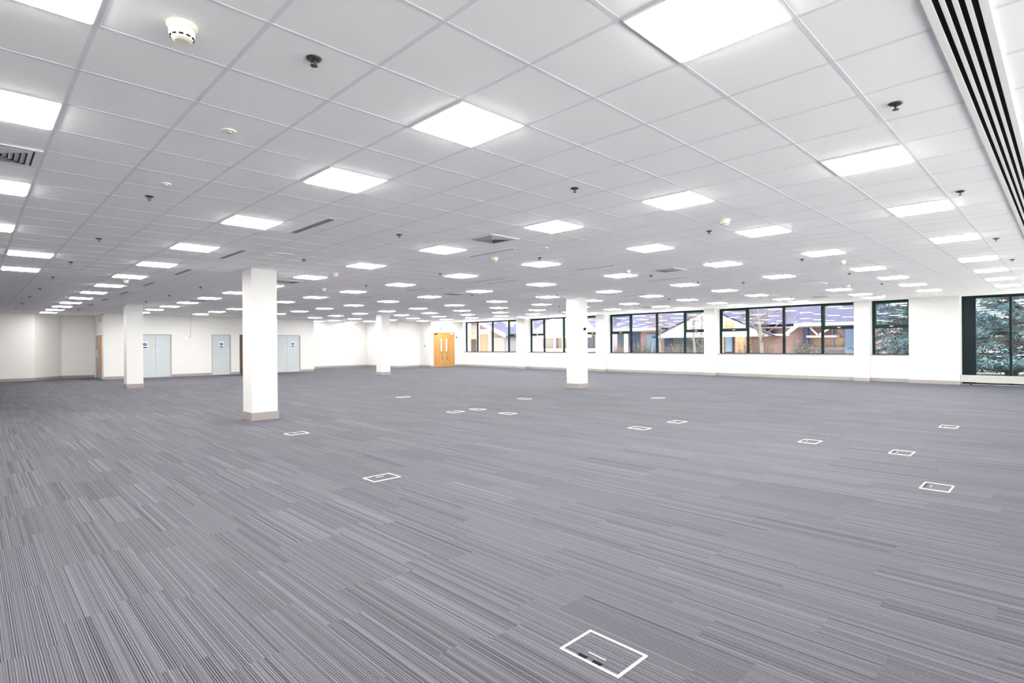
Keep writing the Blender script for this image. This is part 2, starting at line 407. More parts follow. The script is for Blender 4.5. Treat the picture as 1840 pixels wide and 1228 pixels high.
# ------------------------------------------------------------------ columns
def column(i, j, si, sj, label):
    r = root('column', (i*T+si*T/2, j*T+sj*T/2, 0), label, 'column', 'square white columns', 'structure')
    a, b = si*T/2, sj*T/2
    MB().box(-a, a, -b, b, 0, HC).build('shaft', 'wall', r)
    e = .022; m = MB()
    m.box(-a-e, a+e, -b-e, -b, 0, .16).box(-a-e, a+e, b, b+e, 0, .16).box(-a-e, -a, -b, b, 0, .16).box(a, a+e, -b, b, 0, .16)
    m.build('plinth', 'base', r)
    return r
column(6.98, 14.62, .84, .84, 'nearest square white column with grey plinth, left of centre')
column(7.02, 35.2, .84, .84, 'white column in front of the grey double riser doors')
column(24.75, 35.75, .84, .84, 'smallest white column, in front of the bright far wall')
c4 = column(24.45, 14.72, .84, .84, 'white column with a small black sensor on it, before the windows')
# ------------------------------------------------------------------ ceiling lights
def make_light():
    r = root('ceiling_light', (0, 0, HC), '', 'ceiling light', 'square lit ceiling panels')
    h = T/2-bw-.001; w = .018
    m = MB(); z0, z1 = -.012, 0
    m.box(-h, h, -h, -h+w, z0, z1).box(-h, h, h-w, h, z0, z1).box(-h, -h+w, -h+w, h-w, z0, z1).box(h-w, h, -h+w, h-w, z0, z1)
    m.build('frame', 'lampframe', r)
    q = h-w
    MB().box(-q, q, -q, q, -.021, -.002).build('diffuser', 'lamp', r, bevel=.008)
    return r
rows = {   # i centre -> nominal j tiles
    0.5: [0, 3, 7, 11], 1.5: [15, 19],
    4.5: [-3, 0, 3, 7, 11, 15, 19, 23, 27, 31, 35, 39, 43, 47],
    9.5: [-3, 0, 3, 7, 11, 15, 19, 23, 27, 31, 35, 39, 43],
    13.5: [-3, 0, 3, 7, 11, 15, 19, 23, 27, 35, 39, 43],
    18: [-3, 0, 3, 7, 11, 15, 19, 23, 27, 31, 35, 39],
    23: [-3, 0, 3, 7, 11, 15, 19, 23, 27, 31, 35, 39, 43],
    27: [-3, 0, 7, 11, 15, 19, 23, 27, 31, 35, 43, 47, 51],
    31: [-3, 0, 3, 7, 11, 15, 19, 23, 27, 31, 35, 39, 43, 47, 51],
    35: [-3, 0, 3, 7, 11, 15, 19, 23, 27, 31, 35, 39, 43],
    38: [3, 7, 11, 15, 19, 23, 27, 31, 35, 39, 43]}
proto = make_light(); used = False
for rn, i in enumerate(sorted(rows, reverse=True)):
    for k, j in enumerate(rows[i]):
        o = copy_tree(proto) if used else proto; used = True
        o.location = (i*T, (Y(j)+Y(j+1))/2, HC)
        o['label'] = 'lit ceiling panel, %s from the camera in the %s row from the windows' % (ORD[k+1], ORD[rn+1])
        if i == 0.5: o['label'] = 'lit ceiling panel, %s from the camera in the row at the left edge' % ORD[k+1]
        if i == 1.5: o['label'] = ('lit ceiling panel, %s of the pair at the left edge beyond the grille') % ('nearer', 'farther')[k]
        if (i, j) == (4.5, -3): o['label'] = 'largest lit ceiling panel, cut by the top of the picture'
        if (i, j) == (4.5, 0): o['label'] = 'lit diamond-shaped ceiling panel, nearest whole one right of centre top'
o = root('ceiling_light', (27*T, (Y(3)+Y(4))/2, HC), 'square ceiling panel that is switched off, between lit ones', 'ceiling light')
h = T/2-bw-.001; w = .018; m = MB()
m.box(-h, h, -h, -h+w, -.012, 0).box(-h, h, h-w, h, -.012, 0).box(-h, -h+w, -h+w, h-w, -.012, 0).box(h-w, h, -h+w, h-w, -.012, 0)
m.build('frame', 'lampframe', o); MB().box(-h+w, h-w, -h+w, h-w, -.014, -.002).build('diffuser', 'offlamp', o)

# ------------------------------------------------------------------ sprinklers
def make_sprinkler():
    r = root('ceiling_sprinkler', (0, 0, HC), '', 'sprinkler', 'pendent sprinkler heads')
    MB().lathe([(0, -.001), (.042, -.001), (.042, -.006), (.03, -.014), (.018, -.016), (0, -.016)], 20).build('escutcheon', 'bronze', r, smooth=True)
    m = MB(); m.lathe([(0, -.016), (.012, -.016), (.012, -.022), (.006, -.024), (.004, -.034), (0, -.034)], 12)
    m.tube([(-.012, 0, -.018), (-.016, 0, -.03), (-.006, 0, -.042)], .003, 6).tube([(.012, 0, -.018), (.016, 0, -.03), (.006, 0, -.042)], .003, 6)
    m.build('body', 'bronze', r)
    MB().lathe([(0, -.04), (.018, -.04), (.02, -.042), (.018, -.044), (0, -.044)], 16).build('deflector', 'bronze', r)
    return r
spr = [
 (2.5, [.27, 6.64, 11.79, 16.84, 21.82, 27.05, 32.5, 38.2, 43.9]),
 (7.5, [-3.21, 1.28, 6.56, 11.74, 22.14, 27.41, 32.5]),
 (12.55, [-3.21, 1.35, 6.7, 11.62, 16.89]),
 (18.9, [-3.23, 1.36, 6.73, 17.26]),
 (22.5, [3.19, 6.64, 14.57, 20.16]),
 (24.1, [-3.25, 1.34, 5.37]),
 (29.4, [1.38, 11.89, 20.31]),
 (34.2, [6.8, 24.35])]
proto = make_sprinkler(); used = False
for rn, (i, js) in enumerate(spr[::-1]):
    for k, j in enumerate(js):
        o = copy_tree(proto) if used else proto; used = True
        o.location = (i*T, j*T, HC)
        o['label'] = 'dark sprinkler head, %s from the camera in the %s sprinkler row from the windows' % (ORD[k+1], ORD[rn+1])
        if (i, k) == (2.5, 0): o['label'] = 'nearest dark sprinkler head, right of the large cream smoke detector'
        if (i, k) == (7.5, 0): o['label'] = 'dark sprinkler head between the top ceiling panel and the black slot grille'

# ------------------------------------------------------------------ smoke detectors
def make_smoke():
    r = root('smoke_detector', (0, 0, HC), '', 'smoke detector', 'cream smoke detectors')
    MB().lathe([(0, -.0005), (.066, -.0005), (.068, -.012), (.06, -.022), (0, -.022)], 32).build('base', 'cream', r, smooth=False)
    MB().lathe([(0, -.022), (.056, -.022), (.057, -.05), (.052, -.06), (.048, -.064), (.044, -.075), (.03, -.081), (0, -.082)], 32).build('body', 'cream', r)
    m = MB()
    for k in range(10):
        a = 2*PI*k/10; c, s = math.cos(a), math.sin(a)
        p = [(.0475, -.009), (.0475, .009), (.0525, .009), (.0525, -.009)]
        m.prism([(x*c-y*s, x*s+y*c) for x, y in p], -.0665, -.0605)
    m.build('vent_slots', 'black', r)
    return r
proto = make_smoke()
sm = [(1.5, .51, 'large cream smoke detector on the tile at top left'),
      (11.68, .59, 'cream smoke detector between ceiling panels, above the fourth window'),
      (11.52, 7.58, 'cream smoke detector beside a long thin ceiling slot'),
      (20.28, .6, 'cream smoke detector among the panel rows above the narrow window'),
      (4.63, 21.14, 'cream smoke detector under the row of panels at left'),
      (9.68, 14.02, 'cream smoke detector right of the first column top, nearer of two'),
      (11.85, 19.43, 'cream smoke detector right of the first column top, farther of two'),
      (17.0, 6.53, 'cream smoke detector touching the edge of a lit panel mid-ceiling'),
      (29.0, 2.62, 'small distant cream smoke detector near the narrow window head'),
      (36.5, 2.78, 'farthest cream smoke detector, close to the window wall')]
for k, (i, j, l) in enumerate(sm):
    o = proto if k == 0 else copy_tree(proto)
    o.location = (i*T, j*T, HC); o['label'] = l
# small round ceiling plates
for k, (i, j, l) in enumerate([(2.51, 2.6, 'small round tan-centred ceiling plate beyond the large smoke detector'),
        (2.51, 5.61, 'small round ceiling plate, above the second sprinkler at left'),
        (11.14, 13.15, 'small pale ceiling plate under a lit panel, right of the first column'),
        (10.7, 17.14, 'small pale ceiling plate farthest of the two right of the first column'),
        (11.36, 5.42, 'small faint ceiling plate between two lit panels near the centre')]):
    o = root('ceiling_plate', (i*T, j*T, HC), l, 'ceiling fitting', 'small ceiling plates')
    MB().lathe([(0, -.0005), (.05, -.0005), (.048, -.008), (.02, -.01), (0, -.01)], 24).build('plate', 'white', o)
    MB().lathe([(0, -.01), (.02, -.01), (.018, -.018), (0, -.018)], 16).build('sensor', 'tan', o)

# ------------------------------------------------------------------ square air grilles
def make_grille():
    r = root('air_grille', (0, 0, HC), '', 'air grille', 'square ceiling air grilles')
    h = T/2-bw-.001; m = MB(); w = .045
    m.box(-h, h, -h, -h+w, -.008, 0).box(-h, h, h-w, h, -.008, 0).box(-h, -h+w, -h+w, h-w, -.008, 0).box(h-w, h, -h+w, h-w, -.008, 0)
    m.build('frame', 'lampframe', r)
    MB().box(-h+w, h-w, -h+w, h-w, -.002, -.0005).build('backing', 'dark', r)
    m = MB()
    for k in range(6):
        a = h-w-.012-k*.037; b = a-.03
        if b < .01: break
        for ca, sa in ((1, 0), (0, 1), (-1, 0), (0, -1)):
            def R(x, y, z): return (x*ca-y*sa, x*sa+y*ca, z)
            pts = [R(-a, -a, -.004), R(a, -a, -.004), R(b, -b, -.016), R(-b, -b, -.016)]
            v = [m.bm.verts.new(p) for p in pts] + [m.bm.verts.new((p[0], p[1], p[2]+.0025)) for p in pts]
            for f in ((0, 1, 2, 3), (7, 6, 5, 4), (0, 4, 5, 1), (1, 5, 6, 2), (2, 6, 7, 3), (3, 7, 4, 0)): m.bm.faces.new([v[q] for q in f])
    m.build('louvres', 'grille', r)
    return r
proto = make_grille()
gl = [(.5, 5, 'square louvred air grille at the left edge between lit panels'),
      (9.5, 5, 'square grey air grille in the middle of the ceiling, left of centre panel'),
      (18, 5, 'square grey air grille above the third window'),
      (18, 17, 'small distant square air grille above the column by the far wall'),
      (9.5, 17, 'square air grille just right of the first column'),
      (35, 16, 'farthest square air grille, close to the third window'),
      (35, 5, 'square air grille close to the fourth window head'),
      (9.5, 29, 'distant square air grille left of the first column')]
for k, (i, j, l) in enumerate(gl):
    o = proto if k == 0 else copy_tree(proto)
    o.location = (i*T, (Y(j)+Y(j+1))/2, HC); o['label'] = l

# ------------------------------------------------------------------ linear slots
def linear(i, j0, j1, n, l, grp):
    L = (j1-j0)*T; wd = .03+.035*n
    r = root('slot_vent', (i*T, (j0+j1)/2*T, HC), l, 'slot vent', grp)
    m = MB(); m.box(-wd/2, wd/2, -L/2, L/2, -.004, -.0005)
    m.build('frame', 'slotframe', r)
    m = MB()
    for k in range(n):
        x = (k-(n-1)/2)*.042; m.box(x-.009, x+.009, -L/2+.015, L/2-.015, -.006, -.004)
    m.build('slot', 'black', r)
    return r
for k in range(8):
    a = 6.1+k*5.08
    linear(5.6, a, a+1.95, 2, 'double black slot vent, %s from the camera in the line at left' % ORD[k+1], 'double slot vents in line at left')
for i, a, b, l in [(10.85, 6.07, 7.93, 'thin slot vent right beside the cream smoke detector mid-ceiling'),
        (15.25, 10.97, 12.92, 'thin slot vent, left of a parallel pair mid-ceiling'),
        (16.12, 11.1, 13.0, 'thin slot vent, right of a parallel pair mid-ceiling'),
        (15.28, 16.14, 17.93, 'thin slot vent, left of the farther parallel pair'),
        (16.0, 15.9, 17.66, 'thin slot vent, right of the farther parallel pair'),
        (15.55, 6.07, 7.67, 'thin slot vent beside the lit panel holding a smoke detector'),
        (20.5, 6.08, 7.85, 'thin slot vent beyond the square grille above the third window'),
        (25.92, 11.3, 13.0, 'thin slot vent near the fourth column head, touching a lit panel'),
        (15.25, 26.0, 27.49, 'thin slot vent farthest beyond the first column'),
        (15.55, 21.62, 23.09, 'thin slot vent above the third column')]:
    linear(i, a, b, 1, l, 'single slot vents mid-ceiling')
# big four-slot grille at upper right
y0, y1 = -4.12*T, -3.755*T
r = root('linear_grille', (12, (y0+y1)/2, HC), 'long white linear grille with four black slots at upper right', 'air grille')
x0, x1 = .6-12, 24.3-12; yc = (y0+y1)/2; hw = (y1-y0)/2
MB().box(x0, x1, -hw+.002, hw-.002, -.003, -.0005).build('backing', 'black', r)
m = MB(); ed = .033; pit = (2*hw-2*ed+.016)/4
m.box(x0, x1, -hw, -hw+ed, -.016, 0).box(x0, x1, hw-ed, hw, -.016, 0)
for k in range(1, 4):
    c = -hw+ed-.008+k*pit; m.box(x0, x1, c-.009, c+.009, -.016, -.003)
m.build('slot_frame', 'slotframe', r)
# access hatch
r = root('access_hatch', (6.58*T, 11.28*T, HC), 'pale square access hatch in the ceiling by the first column', 'hatch')
m = MB(); h = .17
m.box(-h, h, -h, -h+.02, -.006, -.0005).box(-h, h, h-.02, h, -.006, -.0005).box(-h, -h+.02, -h, h, -.006, -.0005).box(h-.02, h, -h, h, -.006, -.0005); m.build('frame', 'slotframe', r)
MB().box(-h+.02, h-.02, -h+.02, h-.02, -.004, -.0005).build('panel', 'white', r)

# ------------------------------------------------------------------ floor boxes
def make_box(li, lj, slots=True):
    r = root('floor_box', (0, 0, 0), '', 'floor box', 'white rimmed floor boxes')
    a, b = li*T/2, lj*T/2; w = .013; z = .005
    m = MB(); m.box(-a, a, -b, -b+w, .0005, z).box(-a, a, b-w, b, .0005, z).box(-a, -a+w, -b+w, b-w, .0005, z).box(a-w, a, -b+w, b-w, .0005, z)
    m.build('frame', 'white', r)
    MB().box(-a+w, a-w, -b+w, b-w, .0005, .003).build('lid', 'carpet', r)
    if lj > li: fl = [(-a+w+.004, -a+w+.026, .025, .075), (-a+w+.004, -a+w+.026, -.06, -.01)]; hd = (-a+w+.06, -a+w+.064, -.05, .05)
    else: fl = [(.025, .075, b-w-.026, b-w-.004), (-.06, -.01, b-w-.026, b-w-.004)]; hd = (-.05, .05, b-w-.064, b-w-.06)
    for q in fl: MB().box(*q, .0025, .0045).build('cable_flap', 'black', r)
    MB().box(*hd, .0025, .0045).build('lift_handle', 'white', r)
    return r
A = make_box(.41, .57); B = make_box(.57, .41); fa = fb = True
for i, j, o, l in [(3.88, -1.885, 'A', 'large white rimmed floor box nearest the camera, bottom of the picture'),
        (5.78, 4.57, 'B', 'white rimmed floor box alone on the carpet left of centre'),
        (6.89, 10.92, 'B', 'white rimmed floor box in front of the first column'),
        (12.0, -2.93, 'B', 'white rimmed floor box nearest the camera at far right'),
        (15.12, -1.88, 'B', 'white rimmed floor box second nearest at the right'),
        (15.26, .05, 'B', 'white rimmed floor box left of the second one at right'),
        (14.27, 4.36, 'A', 'white rimmed floor box mid-floor below the narrow gap of windows'),
        (20.55, -2.05, 'B', 'white rimmed floor box farthest back along the right edge'),
        (13.12, 11.5, 'B', 'small white rimmed floor box, nearer left of a far pair'),
        (14.1, 9.72, 'A', 'small white rimmed floor box, right of a far pair'),
        (14.2, 11.5, 'A', 'faint white rimmed floor box just behind the far pair'),
        (15.1, 17.95, 'B', 'faint distant floor box between the first and third columns'),
        (18.35, 13.0, 'A', 'faint distant floor box left of the fourth column'),
        (16.2, 4.2, 'B', 'white rimmed floor box half open behind the mid-floor one'),
        (22.65, 8.68, 'B', 'faint distant floor box right of the fourth column')]:
    if o == 'A': c = A if fa else copy_tree(A); fa = False
    else: c = B if fb else copy_tree(B); fb = False
    c.location = (i*T, j*T, 0); c['label'] = l

# ------------------------------------------------------------------ doors
def part(mb, name, m, r, **k):
    l = r.location; bmesh.ops.translate(mb.bm, verts=mb.bm.verts[:], vec=(-l.x, -l.y, -l.z)); return mb.build(name, m, r, **k)
def lever(r, x, y, z, d, par):     # lever handle on plate, facing -y ; d = direction of lever
    p = part(MB().box(x-.022, x+.022, y-.008, y, z-.1, z+.12), 'handle_plate', 'steel', r)
    h = MB().tube([(x, y-.008, z), (x, y-.05, z)], .01, 8).tube([(x, y-.05, z), (x+d*.11, y-.05, z)], .009, 8)
    part(h, 'handle', 'steel', r)
    part(MB().box(x-.012, x+.012, y-.01, y-.008, z-.32, z-.27), 'lock', 'steel', r)
def mand_sign(r, x, y, z, s=1.0):     # white plate, blue disc with a white exclamation mark, blue bar
    p = part(MB().box(x-.11*s, x+.11*s, y-.004, y, z-.17*s, z+.17*s), 'sign', 'white', r); p['label'] = 'white safety sign with a blue disc'
    def sub(mb, name, m):
        l = r.location; bmesh.ops.translate(mb.bm, verts=mb.bm.verts[:], vec=(-l.x, -l.y, -l.z)); return mb.build(name, m, p)
    n = 24; d = MB(); d.prism([(x+.085*s*math.cos(2*PI*k/n), z+.04*s+.085*s*math.sin(2*PI*k/n)) for k in range(n)], y-.0055, y-.004, 'y'); sub(d, 'disc', 'blue')
    e = MB(); e.prism([(x-.016*s, z+.095*s), (x+.016*s, z+.095*s), (x+.009*s, z+.022*s), (x-.009*s, z+.022*s)], y-.007, y-.0055, 'y')
    e.prism([(x+.013*s*math.cos(2*PI*k/12), z-.008*s+.013*s*math.sin(2*PI*k/12)) for k in range(12)], y-.007, y-.0055, 'y'); sub(e, 'symbol', 'white')
    sub(MB().box(x-.095*s, x+.095*s, y-.0055, y-.004, z-.145*s, z-.075*s), 'bar', 'blue')
def grey_door(n, i0, i1, label, double, signs):
    x0, x1 = i0*T, i1*T; y = yD+.03
    r = root('door_%d' % n, ((x0+x1)/2, y, 0), label, 'door', kind='structure')
    w = .045; f = MB().box(x0, x0+w, yD-.012, yD+.1, 0, 2.12).box(x1-w, x1, yD-.012, yD+.1, 0, 2.12).box(x0+w, x1-w, yD-.012, yD+.1, 2.12-w, 2.12)
    part(f, 'frame', 'doorframe', r)
    if double:
        c = (x0+x1)/2
        part(MB().box(x0+w, c-.004, y, y+.045, .008, 2.12-w), 'leaf', 'greydoor', r)
        part(MB().box(c+.004, x1-w, y, y+.045, .008, 2.12-w), 'leaf', 'greydoor', r)
        lever(r, c-.07, y, 1.3, -1, None); lever(r, c+.07, y, 1.3, 1, None)
    else:
        part(MB().box(x0+w, x1-w, y, y+.045, .008, 2.12-w), 'leaf', 'greydoor', r)
        lever(r, x1-w-.07, y, 1.26, -1, None)
    for s, x, z in signs:
        if s == 'm': mand_sign(r, x*T, y, z)
        else:
            p = part(MB().box(x*T-.075, x*T+.075, y-.004, y, z-.075, z+.075), 'sign', 'paleblue', r); p['label'] = 'small pale blue square notice'
            l = r.location; mb = MB().box(x*T-.02, x*T+.02, y-.0055, y-.004, z-.02, z+.02); bmesh.ops.translate(mb.bm, verts=mb.bm.verts[:], vec=(-l.x, -l.y, -l.z)); mb.build('symbol', 'blue', p)
    return r
grey_door(1, DD1[0], DD1[1], 'grey double riser doors partly behind the second column', True, [('m', 10.4, 1.58), ('n', 11.5, 1.73)])
grey_door(2, DS[0], DS[1], 'single grey riser door with a blue and white sign', False, [('m', 16.08, 1.58)])
grey_door(3, DD2[0], DD2[1], 'grey double riser doors just right of the first column', True, [('n', 21.2, 1.74), ('m', 22.4, 1.58)])
# brown framed door mostly behind first column
x0, x1 = DK[0]*T, DK[1]*T; r = root('door_4', ((x0+x1)/2, yD, 0), 'dark framed door almost hidden behind the first column', 'door', kind='structure')
part(MB().box(x0, x0+.14, yD-.015, yD+.1, 0, 2.12).box(x1-.06, x1, yD-.015, yD+.1, 0, 2.12).box(x0+.14, x1-.06, yD-.015, yD+.1, 2.06, 2.12), 'frame', 'darkwood', r)
part(MB().box(x0+.14, x1-.06, yD+.04, yD+.085, .008, 2.06), 'leaf', 'wood', r)
# wooden double doors in end wall
x0, x1 = ED[0]*T, ED[1]*T; yE = JE*T; r = root('door_5', ((x0+x1)/2, yE, 0), 'pale wooden double doors below the exit sign', 'door', kind='structure')
w = .05; part(MB().box(x0, x0+w, yE-.012, yE+.12, 0, 2.34).box(x1-w, x1, yE-.012, yE+.12, 0, 2.34).box(x0+w, x1-w, yE-.012, yE+.12, 2.29, 2.34), 'frame', 'wood', r)
c = (x0+x1)/2
for a, b, hx in ((x0+w, c-.003, c-.22), (c+.003, x1-w, c+.22)):
    lf = part(MB().box(a, b, yE+.02, yE+.065, .008, 2.29), 'leaf', 'wood', r)
    pan = part(MB().box(hx-.05, hx+.05, yE+.012, yE+.02, 1.05, 1.9), 'vision_panel', 'white', r); pan['label'] = 'tall narrow vision panel'
    part(MB().box(hx+.05, hx+.075, yE+.008, yE+.02, .5, 1.92), 'panel_edge', 'dark', r)
    hd = MB().tube([(hx, yE+.02, .62), (hx, yE-.04, .62), (hx, yE-.04, .95), (hx, yE+.02, .95)], .014, 8); part(hd, 'pull_handle', 'steel', r)
    cx = a+.16 if a < c-.3 else b-.2
    part(MB().box(cx-.11, cx+.11, yE-.03, yE+.02, 2.2, 2.27), 'door_closer', 'dark' if a < c-.3 else 'white', r)
# wooden side door in return wall (faces -x)
r = root('door_6', (XR, (DJ0+DJ1)/2, 0), 'wooden side door at the left with a grey metal leaf beside it', 'door', kind='structure')
cy = 50.08*T
part(MB().box(XR-.01, XR+.1, DJ0, DJ0+.04, 0, 2.12).box(XR-.01, XR+.1, DJ1-.04, DJ1, 0, 2.12).box(XR-.01, XR+.1, DJ0+.04, DJ1-.04, 2.08, 2.12), 'frame', 'white', r)
part(MB().box(XR+.02, XR+.06, DJ0+.04, cy-.004, .22, 2.08), 'leaf', 'wood', r)
p = part(MB().box(XR+.015, XR+.06, DJ0+.04, cy-.004, .008, .22), 'kick_plate', 'steel', r)
p = part(MB().box(XR+.02, XR+.06, cy+.004, DJ1-.04, .008, 2.08), 'leaf', 'doorframe', r); p['label'] = 'grey metal door leaf'
part(MB().tube([(XR+.02, cy+.12, 1.05), (XR-.04, cy+.12, 1.05), (XR-.04, cy+.12, 1.35), (XR+.02, cy+.12, 1.35)], .014, 8), 'pull_handle', 'white', r)

# ------------------------------------------------------------------ wall fittings
r = root('exit_sign', (38.65*T, yE, 2.5), 'green and white exit sign above the wooden double doors', 'exit sign')
MB().box(-.32, .32, -.03, -.001, 0, .2).build('plate', 'white', r)
m = MB(); gx = .10      # running figure, arrow, doorway
def sq(pts, z=-.034): m.prism(pts, z, -.03, 'y')
sq([(-.30, .02), (-.17, .02), (-.17, .18), (-.30, .18)])
sq([(.16, .09), (.24, .09), (.24, .05), (.30, .10), (.24, .15), (.24, .11), (.16, .11)])
sq([(-.02, .14), (.02, .14), (.02, .18), (-.02, .18)])
sq([(-.03, .07), (.02, .07), (.03, .13), (-.02, .13)])
sq([(-.09, .10), (-.03, .11), (-.03, .125), (-.09, .115)]); sq([(.03, .11), (.08, .085), (.085, .1), (.03, .125)])
sq([(-.03, .07), (-.01, .07), (-.04, .04), (-.10, .03), (-.10, .045), (-.05, .05)]); sq([(0, .07), (.02, .07), (.05, .02), (.035, .015)])
m.build('pictogram', 'sgreen', r)
r = root('wall_call_point', (XE0, 46.55*T, 1.43), 'small red fire call point on the narrow return left of the wooden double doors', 'call point')
MB().box(-.05, -.001, -.045, .045, -.045, .045).build('housing', 'red', r, bevel=.005)
MB().box(-.053, -.05, -.028, .028, -.028, .028).build('glass', 'white', r)
r = root('wall_alarm_sounder', (40.48*T, yE, 2.01), 'small dark round alarm sounder right of the wooden double doors', 'alarm')
m = MB(); m.lathe([(0, .001), (.055, .001), (.055, .03), (.04, .055), (0, .055)], 24); bmesh.ops.rotate(m.bm, verts=m.bm.verts[:], cent=(0, 0, 0), matrix=Matrix.Rotation(PI/2, 3, 'X')); m.build('body', 'red', r, smooth=True)
m = MB(); m.lathe([(0, .055), (.025, .055), (.02, .062), (0, .062)], 16); bmesh.ops.rotate(m.bm, verts=m.bm.verts[:], cent=(0, 0, 0), matrix=Matrix.Rotation(PI/2, 3, 'X')); m.build('grille', 'dark', r)
# sensor on column 4, right face
r = root('wall_sensor', (24.98*T, 14.72*T, 2.0), 'small black sensor fixed high on the fourth column', 'sensor')
MB().box(-.03, .03, -.012, -.001, -.05, .04).build('back_plate', 'dark', r)
m = MB(); m.lathe([(0, -.045), (.03, -.03), (.04, 0), (.03, .03), (0, .045)], 16, (0, -.045, 0)); m.build('eye', 'black', r, smooth=True)
# conduit and control box on the door wall
r = root('wall_thermostat', (13.4*T, yD, 2.0), 'small white control box fed by a thin pipe from the ceiling', 'thermostat')
MB().box(-.2, .02, -.045, -.001, -.13, -.02).build('box', 'white', r, bevel=.005)
MB().tube([(.16, -.02, HC-2.0-.001), (.16, -.02, -.04), (.02, -.02, -.06)], .012, 8).build('pipe', 'pink', r)
MB().tube([(.1, -.012, HC-2.0-.001), (.1, -.012, 0), (-.06, -.012, -.02)], .007, 8).build('cable', 'white', r)
r = root('wall_speaker', (XR, 49.0*T, 2.8), 'small grey alarm unit above the wooden side door', 'alarm')
MB().box(-.05, -.001, -.07, .07, -.11, .11).build('body', 'grille', r, bevel=.006)
MB().box(-.054, -.05, -.05, .05, -.08, .08).build('grille', 'doorframe', r)

# ------------------------------------------------------------------ outside the windows
tag(MB().box(25.2, 260, -260, 260, -.2, -.05).box(-260, 25.2, -260, -6.25, -.2, -.05).build('courtyard_ground', 'paving'), 'grey paved courtyard outside the windows', 'ground', kind='structure')
tag(MB().box(29.0, 35.6, 6, 26.5, -.05, -.001).build('courtyard_lawn', 'lawn'), 'dull winter grass of the courtyard bed', 'grass', kind='stuff')

tag(MB().box(26.6, 36.4, -9, 5.9, -.05, -.004).build('planting_bed', 'lawn'), 'dark bed of winter grass below the conifers', 'grass', kind='stuff')
def prismx(m, poly, x0, x1): return m.prism(poly, x0, x1, 'x')     # polygon in (y,z)

# near brick block with the purple roof and white gabled porch
r = root('brick_building', (41, 14.5, 0), 'brick building with purple tiled roof and white gable, behind the bare trees', 'building')
part(MB().box(37.6, 46, 5.4, 23.0, -.05, 2.5), 'wall', 'brick', r)
m = MB(); e = 2.66; ry = 7.6
v = [m.bm.verts.new(p) for p in ((36.95, 5.0, e), (36.95, 23.4, e), (46.6, 23.4, e), (46.6, 5.0, e), (41.8, 9.4, ry), (41.8, 18.6, ry))]
for f in ((0, 1, 5, 4), (1, 2, 5), (2, 3, 4, 5), (3, 0, 4), (3, 2, 1, 0)): m.bm.faces.new([v[q] for q in f])
part(m, 'roof', 'roof', r)
part(MB().box(36.86, 36.95, 5.0, 9.4, 2.5, 2.68).box(36.86, 36.95, 18.9, 23.4, 2.5, 2.68), 'fascia', 'fascia', r)
part(MB().box(36.95, 37.6, 5.0, 23.4, 2.42, 2.5), 'soffit', 'soffit', r)
# porch
m = MB(); prismx(m, [(10.9, 2.0), (18.85, 2.0), (14.75, 3.78)], 36.55, 36.7); part(m, 'gable', 'render', r)
part(MB().box(36.5, 36.72, 10.9, 18.85, 1.9, 2.02), 'gable_beam', 'fascia', r)
m = MB(); m.quadslab([(36.45, 10.5, 1.98), (36.45, 14.75, 3.92), (41.5, 14.75, 3.92), (41.5, 10.5, 1.98)], .1)
m.quadslab([(36.45, 14.75, 3.92), (36.45, 19.2, 1.98), (41.5, 19.2, 1.98), (41.5, 14.75, 3.92)], .1); part(m, 'porch_roof', 'roof', r)
part(MB().box(36.45, 36.55, 13.05, 13.65, 2.35, 2.95), 'gable_panel', 'obrick', r)
part(MB().box(36.5, 37.6, 12.3, 12.95, -.05, 1.9), 'pillar', 'obrick', r); part(MB().box(36.5, 37.6, 13.75, 14.1, -.05, 1.9), 'pillar', 'obrick', r)
part(MB().box(37.5, 37.58, 15.6, 18.0, .2, 1.9), 'window', 'winglass', r)
part(MB().box(37.54, 37.59, 18.1, 18.8, .0, 1.9), 'door', 'postblue', r)
part(MB().box(36.55, 36.75, 13.2, 13.65, .9, 1.9), 'window', 'paleposts', r)
m = MB(); prismx(m, [(9.1, 2.5), (9.4, 2.5), (10.0, 2.02), (9.75, 2.0)], 36.8, 36.95); part(m, 'barge_board', 'fascia', r)
part(MB().box(36.85, 37.0, 9.7, 11.0, 1.93, 2.04), 'fascia', 'fascia', r)
part(MB().box(37.1, 37.3, 8.65, 8.95, -.05, 2.42), 'post', 'postblue', r)
part(MB().box(37.0, 37.6, 6.2, 6.62, -.05, 2.42), 'post', 'paleposts', r)
part(MB().box(36.6, 37.6, 7.0, 8.6, 1.78, 1.9), 'canopy', 'palepink', r)
part(MB().box(37.52, 37.62, 6.7, 8.5, 1.2, 1.76), 'window', 'tanwall', r)
part(MB().box(37.48, 37.54, 7.35, 7.45, 1.2, 2.3), 'downpipe', 'paleposts', r)
part(MB().box(37.4, 37.6, 6.2, 9.6, 1.0, 1.2), 'window_sill', 'lilac', r)
m = MB().tube([(37.3, 8.6, 2.4), (37.0, 8.1, 1.95)], .05).tube([(37.3, 7.4, 2.4), (37.0, 8.0, 1.95)], .05); part(m, 'brace', 'fascia', r)
part(MB().box(37.52, 37.6, 22.2, 23.0, .0, 2.4), 'window', 'winglass', r); part(MB().box(37.3, 37.5, 21.95, 22.2, -.05, 2.5), 'post', 'fascia', r)
part(MB().box(37.52, 37.6, 20.9, 21.9, .0, 2.4), 'window', 'postblue', r); part(MB().box(37.52, 37.6, 19.2, 20.3, .5, 2.2), 'window', 'paleposts', r)

